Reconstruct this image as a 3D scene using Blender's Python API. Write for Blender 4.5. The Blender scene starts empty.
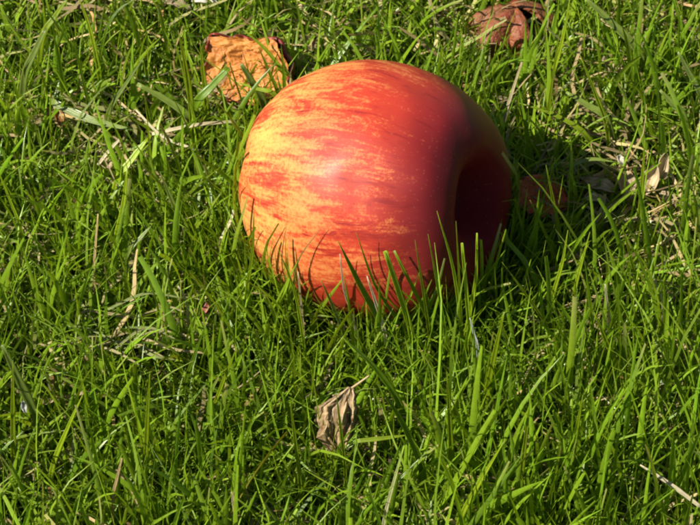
import bpy, bmesh, math, random
import numpy as np
from mathutils import Vector, Matrix, noise

rng = np.random.default_rng(11)
random.seed(5)
R_ = math.radians
scene = bpy.context.scene
COL = scene.collection

# ------------------------------------------------------------------ camera
PITCH = R_(51.0)
APPLE_C = Vector((0.0, 0.0, 0.0315))
APPLE_R = 0.0394
DIST = 0.95
MM = 0.0390 / 128.0                      # metres per photo pixel at the apple
RIGHT = Vector((1, 0, 0))
FWD = Vector((0, math.cos(PITCH), -math.sin(PITCH)))
UP = Vector((0, math.sin(PITCH), math.cos(PITCH)))
CAM = APPLE_C - FWD * DIST - RIGHT * (26 * MM) - UP * (73 * MM)
cam_d = bpy.data.cameras.new('camera')
cam_d.sensor_width = 36.0
cam_d.lens = 36.0 * DIST / (700 * MM)
cam_d.clip_start = 0.01
cam_d.clip_end = 500
cam_d.dof.use_dof = True
cam_d.dof.focus_distance = DIST - 0.035
cam_d.dof.aperture_fstop = 75.0
cam = bpy.data.objects.new('camera', cam_d)
COL.objects.link(cam)
cam.location = CAM
cam.rotation_euler = (math.pi / 2 - PITCH, 0, 0)
scene.camera = cam

# ------------------------------------------------------------------ light
SUN_EL, SUN_AZ = R_(44.0), R_(76.0)       # azimuth: to the left of straight behind the camera
SUN_DIR = Vector((-math.cos(SUN_EL) * math.sin(SUN_AZ), -math.cos(SUN_EL) * math.cos(SUN_AZ), math.sin(SUN_EL)))
world = bpy.data.worlds.new('World')
scene.world = world
world.use_nodes = True
wn = world.node_tree
sky = wn.nodes.new('ShaderNodeTexSky')
sky.sky_type = 'NISHITA'
sky.sun_disc = False
sky.sun_elevation = SUN_EL
sky.sun_rotation = math.atan2(SUN_DIR.x, SUN_DIR.y)
wn.links.new(sky.outputs['Color'], wn.nodes['Background'].inputs['Color'])
wn.nodes['Background'].inputs['Strength'].default_value = 0.05
sun_d = bpy.data.lights.new('sun', 'SUN')
sun_d.energy = 5.0
sun_d.angle = R_(0.53)
sun_d.color = (1.0, 0.94, 0.82)
sun = bpy.data.objects.new('sun', sun_d)
COL.objects.link(sun)
sun.location = SUN_DIR * 3
sun.rotation_euler = (-SUN_DIR).to_track_quat('-Z', 'Y').to_euler()
scene.view_settings.view_transform = 'Standard'
scene.view_settings.look = 'None'
scene.view_settings.gamma = 1.0
scene.view_settings.exposure = 0.74
scene.render.engine = 'CYCLES'
scene.cycles.use_denoising = True
scene.cycles.max_bounces = 8
scene.cycles.transmission_bounces = 6
scene.cycles.filter_width = 2.1


# ------------------------------------------------------------------ helpers
def ray(x, y):
    return (FWD + RIGHT * ((x - 350) * MM / DIST) + UP * ((262.5 - y) * MM / DIST)).normalized()


def at_h(x, y, h):
    """the point of the place seen at photo pixel x, y that lies h metres above the soil"""
    d = ray(x, y)
    return CAM + d * ((h - CAM.z) / d.z)


def project(p):
    """photo pixels of an array of points"""
    q = p - np.array(CAM)
    z = q @ np.array(FWD)
    return 350 + (q @ np.array(RIGHT)) / z * DIST / MM, 262.5 - (q @ np.array(UP)) / z * DIST / MM


def smooth(a, b, x):
    t = np.clip((x - a) / (b - a), 0, 1)
    return t * t * (3 - 2 * t)


def tag(o, label=None, cat=None, group=None, kind=None):
    if label: o['label'] = label
    if cat: o['category'] = cat
    if group: o['group'] = group
    if kind: o['kind'] = kind
    return o


def empty(name, loc, label, cat, group=None):
    o = bpy.data.objects.new(name, None)
    o.empty_display_size = 0.01
    COL.objects.link(o)
    o.location = loc
    return tag(o, label, cat, group)


def np_mesh(name, V, F, mat, col=None, parent=None, shade=True):
    """V (n,3), F (m,k) all faces with k corners, col (n,4)"""
    V = np.asarray(V, dtype=np.float32)
    F = np.asarray(F, dtype=np.int32)
    me = bpy.data.meshes.new(name)
    me.vertices.add(len(V)); me.vertices.foreach_set('co', V.ravel())
    k = F.shape[1]
    me.loops.add(F.size); me.loops.foreach_set('vertex_index', F.ravel())
    me.polygons.add(len(F)); me.polygons.foreach_set('loop_start', np.arange(len(F), dtype=np.int32) * k)
    me.polygons.foreach_set('use_smooth', np.full(len(F), shade))
    if col is not None:
        a = me.color_attributes.new('tint', 'FLOAT_COLOR', 'POINT')
        a.data.foreach_set('color', np.asarray(col, dtype=np.float32).ravel())
    me.update(calc_edges=True)
    me.validate()
    me.materials.append(mat)
    o = bpy.data.objects.new(name, me)
    COL.objects.link(o)
    if parent is not None:
        o.parent = parent
    return o


def grid_faces(nu, nv, wrap_u=False):
    F = []
    for j in range(nv - 1):
        for i in range(nu if wrap_u else nu - 1):
            i2 = (i + 1) % nu
            F.append((j * nu + i, j * nu + i2, (j + 1) * nu + i2, (j + 1) * nu + i))
    return F


def vnoise(x, y, f, seed=0.0):
    """cheap smooth 2-D value noise for arrays, about -1..1"""
    x = np.asarray(x) * f + seed * 7.31
    y = np.asarray(y) * f + seed * 3.77
    xi, yi = np.floor(x), np.floor(y)
    fx, fy = x - xi, y - yi
    fx, fy = fx * fx * (3 - 2 * fx), fy * fy * (3 - 2 * fy)

    def h(a, b):
        s = np.sin(a * 127.1 + b * 311.7 + seed * 17.0) * 43758.5453
        return (s - np.floor(s)) * 2 - 1
    return (h(xi, yi) * (1 - fx) + h(xi + 1, yi) * fx) * (1 - fy) + (h(xi, yi + 1) * (1 - fx) + h(xi + 1, yi + 1) * fx) * fy


def ground_z(x, y):
    x, y = np.asarray(x, dtype=float), np.asarray(y, dtype=float)
    near = 1 - smooth(0.20, 0.34, np.maximum(np.abs(x), np.abs(y - 0.03)))
    g = 0.0028 * vnoise(x, y, 22, 1) + 0.0012 * vnoise(x, y, 70, 2)
    g = g - 0.0095 * np.exp(-(x * x + y * y) / 0.02 ** 2)
    return g * near - 0.002


# ------------------------------------------------------------------ materials
class Nodes:
    def __init__(self, name):
        self.m = bpy.data.materials.new(name)
        self.m.use_nodes = True
        self.t = self.m.node_tree
        self.b = self.t.nodes['Principled BSDF']
        self.out = self.t.nodes['Material Output']

    def n(self, typ, **kw):
        nd = self.t.nodes.new(typ)
        for k, v in kw.items():
            if k.startswith('in_'):
                key = k[3:]
                nd.inputs[int(key) if key.isdigit() else key.replace('_', ' ')].default_value = v
            else:
                setattr(nd, k, v)
        return nd

    def l(self, a, b):
        self.t.links.new(a, b)

    def math(self, op, a, b=None, c=None, clamp=False):
        nd = self.n('ShaderNodeMath', operation=op, use_clamp=clamp)
        for i, v in enumerate((a, b, c)):
            if v is None: continue
            if hasattr(v, 'is_output'): self.l(v, nd.inputs[i])
            else: nd.inputs[i].default_value = v
        return nd.outputs[0]

    def mix(self, f, a, b, blend='MIX'):
        nd = self.n('ShaderNodeMix', data_type='RGBA', blend_type=blend)
        for i, v in ((0, f), (6, a), (7, b)):
            if hasattr(v, 'is_output'): self.l(v, nd.inputs[i])
            else: nd.inputs[i].default_value = v if i == 0 else (*v, 1)[:4]
        return nd.outputs[2]

    def ramp(self, f, a, b):
        nd = self.n('ShaderNodeMapRange', interpolation_type='SMOOTHSTEP')
        self.l(f, nd.inputs[0])
        nd.inputs[1].default_value = a; nd.inputs[2].default_value = b
        return nd.outputs[0]

    def noise(self, vec, scale, detail=3, rough=0.55, dist=0.0):
        nd = self.n('ShaderNodeTexNoise', in_Scale=scale, in_Detail=detail, in_Roughness=rough, in_Distortion=dist)
        if vec is not None: self.l(vec, nd.inputs['Vector'])
        return nd.outputs[0]

    def bump(self, h, strength, dist):
        nd = self.n('ShaderNodeBump', in_Strength=strength, in_Distance=dist)
        self.l(h, nd.inputs['Height'])
        self.l(nd.outputs[0], self.b.inputs['Normal'])
        return nd.outputs[0]


def leaf_material(name, rough=0.42, spec=0.5, trans=0.38, warm=(1.25, 1.12, 0.55)):
    """thin leaf tissue: colour from the blade's own tint, parallel veins, light passing through"""
    N = Nodes(name)
    a = N.n('ShaderNodeAttribute', attribute_name='tint')
    geo = N.n('ShaderNodeNewGeometry')
    nz = N.noise(geo.outputs['Position'], 420, 3)
    fac = N.math('MULTIPLY_ADD', nz, 0.7, 0.66)
    vein = N.math('MULTIPLY_ADD', N.math('SINE', N.math('MULTIPLY', a.outputs['Alpha'], 44.0)), 0.10, 1.0)
    f2 = N.math('MULTIPLY', fac, vein)
    comb = N.n('ShaderNodeCombineColor')
    for i in range(3): N.l(f2, comb.inputs[i])
    c = N.mix(1.0, a.outputs['Color'], comb.outputs[0], 'MULTIPLY')
    N.l(c, N.b.inputs['Base Color'])
    N.b.inputs['Roughness'].default_value = rough
    N.b.inputs['Specular IOR Level'].default_value = spec
    N.bump(N.math('SINE', N.math('MULTIPLY', a.outputs['Alpha'], 44.0)), 0.25, 0.0002)
    tr = N.n('ShaderNodeBsdfTranslucent')
    N.l(N.mix(1.0, c, warm, 'MULTIPLY'), tr.inputs['Color'])
    mx = N.n('ShaderNodeMixShader'); mx.inputs[0].default_value = trans
    N.l(N.b.outputs[0], mx.inputs[1]); N.l(tr.outputs[0], mx.inputs[2])
    N.l(mx.outputs[0], N.out.inputs['Surface'])
    return N.m


GRASS = leaf_material('grass_blade', 0.30, 0.55, 0.36)
STRAW = leaf_material('dry_straw', 0.6, 0.3, 0.18, (1.05, 1.0, 0.85))
LEAFDRY = leaf_material('dry_leaf', 0.65, 0.25, 0.15, (1.05, 1.0, 0.85))


def soil_material():
    N = Nodes('soil')
    tc = N.n('ShaderNodeTexCoord')
    n1 = N.noise(tc.outputs['Object'], 60, 6, 0.65)
    n2 = N.noise(tc.outputs['Object'], 400, 4, 0.6)
    c = N.mix(N.ramp(n1, 0.35, 0.7), (0.030, 0.022, 0.012), (0.085, 0.06, 0.032))
    c = N.mix(N.ramp(n2, 0.55, 0.75), c, (0.15, 0.115, 0.06))
    # beyond the built lawn the sheet reads as grass from afar
    sep = N.n('ShaderNodeSeparateXYZ'); N.l(tc.outputs['Object'], sep.inputs[0])
    d = N.math('MAXIMUM', N.math('ABSOLUTE', sep.outputs[0]), N.math('ABSOLUTE', sep.outputs[1]))
    far = N.ramp(d, 1.2, 2.0)
    g = N.mix(N.ramp(n1, 0.3, 0.75), (0.035, 0.075, 0.012), (0.09, 0.14, 0.028))
    N.l(N.mix(far, c, g), N.b.inputs['Base Color'])
    N.b.inputs['Roughness'].default_value = 0.95
    N.b.inputs['Specular IOR Level'].default_value = 0.15
    N.bump(n2, 0.8, 0.002)
    return N.m


SOIL = soil_material()


def apple_material():
    N = Nodes('apple_skin')
    # streak: (cos, sin) round the apple's axis, and the way along the skin from eye to stem
    st = N.n('ShaderNodeAttribute', attribute_name='streak')
    tc = N.n('ShaderNodeTexCoord')
    sep = N.n('ShaderNodeSeparateXYZ'); N.l(st.outputs['Vector'], sep.inputs[0])
    ca, sa, t = sep.outputs[0], sep.outputs[1], sep.outputs[2]

    def sv(k, kt, off):
        cb = N.n('ShaderNodeCombineXYZ')
        N.l(N.math('MULTIPLY', ca, k), cb.inputs[0]); N.l(N.math('MULTIPLY', sa, k), cb.inputs[1])
        N.l(N.math('MULTIPLY_ADD', t, kt, off), cb.inputs[2])
        return cb.outputs[0]
    wob = N.noise(tc.outputs['Object'], 90, 2)
    s1 = N.noise(sv(3.6, 3.6, 0.0), 1.0, 2, 0.5, 0.3)         # broad flames
    s2 = N.noise(sv(10.5, 10.0, 9.0), 1.0, 4, 0.65, 0.8)        # dashes
    s3 = N.noise(sv(30.0, 11.0, 3.0), 1.0, 3, 0.6, 0.3)       # hair streaks
    spk = N.noise(tc.outputs['Object'], 1000, 4, 0.75)         # fine mottling
    big = N.noise(tc.outputs['Object'], 30, 2, 0.5)
    # blush: more towards the stem end, and round the underside; the yellow cheek faces +X
    red = N.math('MULTIPLY_ADD', N.ramp(t, 0.30, 0.72), 0.24, -0.065)
    red = N.math('ADD', red, N.math('MULTIPLY', N.ramp(t, 0.62, 0.80), 0.25))
    red = N.math('ADD', red, N.math('MULTIPLY', N.ramp(sa, -0.30, -0.75), 0.14))
    red = N.math('ADD', red, N.math('MULTIPLY', N.ramp(sa, 0.25, 0.90), 0.09))

    def w(n, k):
        return N.math('MULTIPLY_ADD', n, k, -0.5 * k)
    v = N.math('ADD', w(s1, 0.75), w(s2, 0.95))
    v = N.math('ADD', v, w(s3, 0.50))
    v = N.math('ADD', v, w(spk, 0.85))
    v = N.math('ADD', v, w(big, 0.35))
    v = N.math('ADD', v, red)                                 # red where v is high
    wash = N.ramp(v, -0.34, 0.14)
    streak = N.ramp(v, -0.04, 0.24)
    yel = N.mix(N.ramp(big, 0.35, 0.7), (0.62, 0.37, 0.090), (0.63, 0.30, 0.075))
    yel = N.mix(N.math('MULTIPLY', N.ramp(t, 0.30, 0.54), 0.75), yel, (0.61, 0.215, 0.062))
    c = N.mix(N.math('MULTIPLY', wash, 0.72), yel, (0.56, 0.105, 0.032))
    c = N.mix(N.math('MULTIPLY', streak, 0.85), c, (0.42, 0.016, 0.010))
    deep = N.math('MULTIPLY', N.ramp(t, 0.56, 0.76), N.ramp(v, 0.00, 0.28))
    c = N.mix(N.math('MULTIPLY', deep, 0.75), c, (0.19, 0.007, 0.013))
    dash = N.ramp(N.math('ADD', w(s2, 1.0), w(s3, 0.7)), 0.06, 0.26)
    c = N.mix(N.math('MULTIPLY', N.math('MULTIPLY', dash, N.ramp(v, -0.05, 0.2)), 0.75), c, (0.22, 0.010, 0.009))
    c = N.mix(N.math('MULTIPLY', N.ramp(t, 0.62, 0.80), 0.8), c, (0.115, 0.005, 0.009))  # crimson stem end darkened to maroon: its shade painted into the skin colour
    # fine red freckles on the yellow and pale pores on the red
    frk = N.ramp(spk, 0.54, 0.66)
    c = N.mix(N.math('MULTIPLY', N.math('MULTIPLY', frk, N.ramp(t, 0.66, 0.48)), 0.55), c, (0.62, 0.09, 0.012))
    vor = N.n('ShaderNodeTexVoronoi', feature='F1', in_Scale=620.0, in_Randomness=1.0)
    N.l(tc.outputs['Object'], vor.inputs['Vector'])
    pore = N.ramp(vor.outputs['Distance'], 0.20, 0.10)
    c = N.mix(N.math('MULTIPLY', pore, 0.06), c, (0.85, 0.50, 0.16))
    # russet and green down in the stem cavity
    cav = N.ramp(t, 0.925, 0.985)
    c = N.mix(N.math('MULTIPLY', cav, 0.8), c, (0.10, 0.06, 0.012))
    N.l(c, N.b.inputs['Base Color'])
    N.b.inputs['Roughness'].default_value = 0.40
    N.b.inputs['Specular IOR Level'].default_value = 0.46
    N.l(N.math('MULTIPLY_ADD', N.ramp(t, 0.70, 0.84), -0.38, 0.46), N.b.inputs['Specular IOR Level'])   # russet in the hollow is matt
    N.l(N.math('MULTIPLY_ADD', wob, 0.12, 0.46), N.b.inputs['Roughness'])
    N.b.inputs['Subsurface Weight'].default_value = 0.06
    N.b.inputs['Subsurface Radius'].default_value = (0.004, 0.0015, 0.0006)
    N.b.inputs['Subsurface Scale'].default_value = 1.0
    h = N.math('MULTIPLY_ADD', s2, 0.5, N.math('MULTIPLY', N.noise(tc.outputs['Object'], 260, 3), 0.8))
    N.bump(h, 0.10, 0.0006)
    return N.m


def tissue_material(name, dark, mid, light, scale, rough=0.6, bump=0.6, spec=0.35, streaky=False):
    N = Nodes(name)
    tc = N.n('ShaderNodeTexCoord')
    v = tc.outputs['Object']
    if streaky:
        mp = N.n('ShaderNodeMapping'); mp.inputs['Scale'].default_value = (0.35, 1.0, 1.0)
        N.l(v, mp.inputs['Vector']); v = mp.outputs[0]
    n1 = N.noise(v, scale, 5, 0.6, 0.8)
    n2 = N.noise(v, scale * 5, 4, 0.6)
    c = N.mix(N.ramp(n1, 0.28, 0.55), dark, mid)
    c = N.mix(N.ramp(n1, 0.52, 0.75), c, light)
    c = N.mix(N.math('MULTIPLY', N.ramp(n2, 0.6, 0.8), 0.5), c, dark)
    N.l(c, N.b.inputs['Base Color'])
    N.b.inputs['Roughness'].default_value = rough
    N.b.inputs['Specular IOR Level'].default_value = spec
    N.bump(N.math('ADD', n1, N.math('MULTIPLY', n2, 0.5)), bump, 0.0012)
    return N.m


# ------------------------------------------------------------------ ground
def make_ground():
    a = np.concatenate([np.linspace(-0.36, 0.36, 121)])
    ext = np.array([0.5, 0.8, 1.3, 2.5, 6, 15, 40, 120, 240])
    xs = np.concatenate([-ext[::-1], a, ext])
    ys = np.concatenate([-ext[::-1], a + 0.03, ext])
    X, Y = np.meshgrid(xs, ys)
    Z = ground_z(X, Y)
    V = np.stack([X.ravel(), Y.ravel(), Z.ravel()], 1)
    o = np_mesh('ground', V, grid_faces(len(xs), len(ys)), SOIL)
    tag(o, 'brown soil under the lawn', 'ground', kind='structure')


make_ground()


# ------------------------------------------------------------------ apple
axis_cam = Vector((0.85, -0.13, 0.51)).normalized()
AX = (RIGHT * axis_cam.x + UP * axis_cam.y - FWD * axis_cam.z).normalized()      # towards the stem end
front = (-FWD - AX * AX.dot(-FWD)).normalized()
side = AX.cross(front)
APPLE_M = Matrix(((front.x, side.x, AX.x), (front.y, side.y, AX.y), (front.z, side.z, AX.z)))


def catmull(P, n):
    P = np.array(P, float)
    Q = np.vstack([2 * P[0] - P[1], P, 2 * P[-1] - P[-2]])
    out = []
    for i in range(1, len(Q) - 2):
        p0, p1, p2, p3 = Q[i - 1:i + 3]
        for t in np.linspace(0, 1, n, endpoint=False):
            out.append(0.5 * ((2 * p1) + (-p0 + p2) * t + (2 * p0 - 5 * p1 + 4 * p2 - p3) * t * t + (-p0 + 3 * p1 - 3 * p2 + p3) * t ** 3))
    out.append(P[-1])
    return np.array(out)


PROFILE = [(0.0, -0.78), (0.07, -0.80), (0.16, -0.87), (0.28, -0.945), (0.42, -0.955), (0.58, -0.885), (0.76, -0.72), (0.90, -0.47),
           (0.98, -0.18), (1.0, 0.08), (0.955, 0.37), (0.86, 0.61), (0.735, 0.785), (0.595, 0.885), (0.465, 0.925), (0.365, 0.90), (0.28, 0.825),
           (0.20, 0.715), (0.125, 0.61), (0.06, 0.545), (0.0, 0.53)]


def make_apple():
    root = empty('apple', (APPLE_C.x, APPLE_C.y, 0.0), 'large ripe yellow and red streaked apple lying on its side in the grass', 'apple')
    pr = catmull(PROFILE, 10)
    arc = np.concatenate([[0], np.cumsum(np.linalg.norm(np.diff(pr, axis=0), axis=1))]); arc /= arc[-1]
    nu = 220
    th = np.linspace(0, 2 * math.pi, nu, endpoint=False)
    V, S = [], []
    for (r, z), t in zip(pr, arc):
        lob = 1 + (0.018 * np.cos(5 * th + 0.6) * smooth(0.5, -0.9, z) + 0.012 * np.cos(2 * th + 1.0) + 0.010 * np.cos(3 * th + 2.2) * smooth(0, 0.9, z))
        zz = z + 0.022 * np.cos(5 * th + 0.6) * (smooth(-0.6, -0.95, z)) + 0.022 * np.cos(th - 0.9) * smooth(0.3, 0.9, z) * min(1, r * 2) + 0.008 * np.cos(5 * th + 0.4) * smooth(0.5, 0.9, z) * min(1, r * 2)
        V.append(np.stack([r * lob * np.cos(th), r * lob * np.sin(th), zz + 0 * th], 1))
        S.append(np.stack([np.cos(th), np.sin(th), 0 * th + t], 1))
    V = np.concatenate(V)
    lump = np.array([noise.fractal(Vector(q) * 1.1 + Vector((4, 1, 7)), 0.9, 2.0, 3) for q in V])
    V = V * (1 + 0.030 * lump[:, None]) * APPLE_R
    S = np.concatenate(S)
    M = np.array(APPLE_M)
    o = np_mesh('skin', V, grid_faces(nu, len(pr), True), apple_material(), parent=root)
    a = o.data.attributes.new('streak', 'FLOAT_VECTOR', 'POINT')
    a.data.foreach_set('vector', S.astype(np.float32).ravel())
    o.matrix_local = Matrix.Translation((0, 0, APPLE_C.z)) @ APPLE_M.to_4x4()
    # short stalk down in the hollow
    stem_m = tissue_material('apple_stalk', (0.035, 0.022, 0.01), (0.09, 0.055, 0.02), (0.14, 0.09, 0.035), 300, 0.7)
    n, k = 12, 10
    SV = []
    for i in range(n):
        s = i / (n - 1)
        rr = 0.0011 * (1.25 - 0.5 * s + (0.5 if i > n - 3 else 0)) if i < n - 1 else 0.0009
        cx, cy, cz = 0.0035 * s * s, -0.002 * s * s, APPLE_R * (0.515 + 0.27 * s)
        for j in range(k):
            q = 2 * math.pi * j / k
            SV.append((cx + rr * math.cos(q), cy + rr * math.sin(q), cz))
    SV.append((0.0035, -0.002, APPLE_R * 0.79))
    F = grid_faces(k, n, True)
    tip = len(SV) - 1
    F += [((n - 1) * k + j, (n - 1) * k + (j + 1) % k, tip, tip) for j in range(k)]
    bm = bmesh.new()
    vs = [bm.verts.new(v) for v in SV]
    for f in F:
        bm.faces.new([vs[i] for i in dict.fromkeys(f)])
    me = bpy.data.meshes.new('stalk'); bm.to_mesh(me); bm.free(); me.materials.append(stem_m)
    for p in me.polygons: p.use_smooth = True
    so = bpy.data.objects.new('stalk', me); COL.objects.link(so); so.parent = root
    so.matrix_local = o.matrix_local.copy()
    # dried sepals at the eye
    for i in range(5):
        q = 2 * math.pi * i / 5
        P = []
        for s in np.linspace(0, 1, 5):
            w = 0.0016 * (1 - s) + 0.0002
            r = APPLE_R * (0.02 + 0.10 * s)
            z = -APPLE_R * (0.77 + 0.10 * math.sin(s * 2.2))
            for sg in (-1, 1):
                P.append((r * math.cos(q) - sg * w * math.sin(q), r * math.sin(q) + sg * w * math.cos(q), z))
        sp = np_mesh('sepal', P, grid_faces(2, 5), stem_m, parent=root)
        sp.matrix_local = o.matrix_local.copy()


make_apple()


# ------------------------------------------------------------------ blades
_pp = np.array(PROFILE)
_psi = np.arctan2(_pp[:, 0], _pp[:, 1]); _rad = np.hypot(_pp[:, 0], _pp[:, 1])
_o = np.argsort(_psi); _psi, _rad = _psi[_o], _rad[_o]
_rad = np.where(_psi < 0.40, 1.03, np.where(_psi > 2.86, 0.99, _rad))


def avoid_apple(P, amount=1.05):
    """bend points that would be inside the apple round its flank (its hollows count as filled)"""
    M = np.array(APPLE_M)
    q = (P - np.array(APPLE_C)) @ M
    d = np.linalg.norm(q, axis=-1) + 1e-9
    psi = np.arccos(np.clip(q[..., 2] / d, -1, 1))
    lim = np.interp(psi, _psi, _rad) * APPLE_R * amount
    push = np.where(d < lim, lim / np.maximum(d, 0.2 * APPLE_R), 1)[..., None]
    return (q * push) @ M.T + np.array(APPLE_C)


def blades(root, az, length, width, lean, bend, twist, tipw, base_col, tip_col, S=6, fold=0.18, three=True, wiggle=0.0, avoid=True):
    """arrays of n blades: centre line grown from root, V-folded ribbon round it; returns V, F, C"""
    n = len(root)
    s = np.linspace(0, 1, S + 1)
    th = lean[:, None] + bend[:, None] * s[None] ** 1.4
    azs = az[:, None] + wiggle * np.sin(s[None] * 5 + az[:, None] * 9)
    ds = length[:, None] / S
    dx = np.sin(th) * np.cos(azs) * ds; dy = np.sin(th) * np.sin(azs) * ds; dz = np.cos(th) * ds
    P = np.zeros((n, S + 1, 3))
    P[:, 1:, 0] = np.cumsum(dx[:, :-1], 1); P[:, 1:, 1] = np.cumsum(dy[:, :-1], 1); P[:, 1:, 2] = np.cumsum(dz[:, :-1], 1)
    P += root[:, None, :]
    P[:, 1:, 2] = np.maximum(P[:, 1:, 2], root[:, None, 2] + 0.0015)
    if avoid:
        P = avoid_apple(P)
    T = np.gradient(P, axis=1)
    T /= np.linalg.norm(T, axis=2, keepdims=True) + 1e-9
    hs = np.stack([-np.sin(azs), np.cos(azs), np.zeros_like(azs)], 2)
    nr = np.cross(T, hs)
    tw = twist[:, 0:1] + twist[:, 1:2] * s[None]
    side = hs * np.cos(tw)[..., None] + nr * np.sin(tw)[..., None]
    nrm = np.cross(T, side)
    prof = (0.72 + 0.28 * np.minimum(1, s * 5))[None] * (1 - (1 - tipw[:, None]) * (s[None] ** 2.6))
    w = width[:, None] * prof * 0.5
    cols = base_col[:, None, :] * (1 - s[None, :, None] ** 7) + tip_col[:, None, :] * s[None, :, None] ** 7
    root_pale = np.clip(1 - s * 5, 0, 1)[None, :, None] * 0.5
    cols = cols * (1 - root_pale) + np.array([0.16, 0.16, 0.06]) * root_pale
    if three:
        V = np.stack([P + side * w[..., None], P + nrm * (w * fold * 2)[..., None], P - side * w[..., None]], 2)
        A = np.array([0.0, 0.5, 1.0])
    else:
        V = np.stack([P + side * w[..., None], P - side * w[..., None]], 2)
        A = np.array([0.0, 1.0])
    k = len(A)
    C = np.concatenate([np.repeat(cols[:, :, None, :], k, 2), np.broadcast_to(A[None, None, :, None], (n, S + 1, k, 1))], 3)
    base = (np.arange(n) * (S + 1) * k)[:, None, None]
    j = np.arange(S)[None, :, None]
    F = []
    for c in range(k - 1):
        a = base + j * k + c
        F.append(np.concatenate([a, a + 1, a + 1 + k, a + k], 2))
    F = np.stack(F, 2).reshape(-1, 4)
    return V.reshape(-1, 3), F, C.reshape(-1, 4)


def join(parts):
    V, F, C, off = [], [], [], 0
    for v, f, c in parts:
        V.append(v); F.append(f + off); C.append(c); off += len(v)
    return np.concatenate(V), np.concatenate(F), np.concatenate(C)


G_DARK = np.array([0.068, 0.152, 0.008])
G_MID = np.array([0.165, 0.290, 0.012])
G_YEL = np.array([0.305, 0.460, 0.024])
G_BLUE = np.array([0.125, 0.210, 0.042])
TAN = np.array([0.42, 0.33, 0.16])
PALE = np.array([0.62, 0.54, 0.34])
RUST = np.array([0.30, 0.13, 0.035])


def palette(n, wts, jitter=0.18):
    pal = np.array([G_DARK, G_MID, G_YEL, G_BLUE, TAN, RUST])
    w = rng.dirichlet(np.array(wts) * 1.6 + 1e-3, n)
    c = w @ pal
    return c * (1 + rng.uniform(-jitter, jitter, (n, 1))) * (1 + rng.uniform(-0.06, 0.06, (n, 3)))


# thin places where the photo shows dead thatch, photo pixel + radius in px + strength
BARE = [(610, 183, 62, .75), (655, 190, 40, .6), (185, 8, 45, .7), (312, 45, 40, .75), (205, 308, 30, .6), (20, 122, 35, .55),
        (520, 112, 35, .5), (100, 158, 28, .5), (440, 12, 40, .5), (655, 235, 35, .35), (600, 62, 30, .45), (340, 10, 40, .45), (35, 480, 25, .4)]
BARE3 = [(at_h(x, y, 0.004), r * MM, s) for x, y, r, s in BARE]
# things lying in the grass keep their own footprint free: point, radius
KEEP = []


def keep_density(x, y):
    d = 0.72 + 0.40 * vnoise(x, y, 45, 3) + 0.25 * vnoise(x, y, 110, 4)
    for p, r, s in BARE3:
        d -= 0.75 * s * np.exp(-(((x - p.x) / r) ** 2 + ((y - p.y) / (r * 1.2)) ** 2))
    return np.clip(d, 0.04, 1)


def height_field(x, y):
    h = 1.0 + 0.16 * vnoise(x, y, 30, 5) + 0.10 * vnoise(x, y, 80, 6)
    h = h * (1 - 0.30 * smooth(0.0, 0.11, y))              # shorter and worn beyond the apple
    h = h * (1 + 0.10 * smooth(-0.01, -0.07, y) * smooth(0.0, 0.06, x))
    h = h * (1 - 0.16 * smooth(-0.02, -0.09, x) * smooth(-0.075, -0.03, y))
    # pressed down in front of and beside the apple
    d = np.sqrt((x / 0.050) ** 2 + ((y + 0.022) / 0.042) ** 2)
    return h * (1 + 0.30 * (1 - smooth(0.6, 1.4, d)))


def scatter(n, x0, x1, y0, y1, tuft=1, spread=0.004, dens=True):
    m = max(1, n // tuft)
    x = rng.uniform(x0, x1, m * 3); y = rng.uniform(y0, y1, m * 3)
    if dens:
        k = rng.random(m * 3) < keep_density(x, y)
        x, y = x[k], y[k]
    x, y = x[:m], y[:m]
    x = np.repeat(x, tuft); y = np.repeat(y, tuft)
    if tuft > 1:
        x = x + rng.normal(0, spread, len(x)); y = y + rng.normal(0, spread, len(y))
    return x, y


def free_of_things(x, y, margin=1.0):
    ok = np.sqrt((x / 0.027) ** 2 + ((y) / 0.024) ** 2) > 1.0 * margin
    for p, r in KEEP:
        ok &= ((x - p[0]) ** 2 + (y - p[1]) ** 2) > (r * margin) ** 2
    return ok


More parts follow.
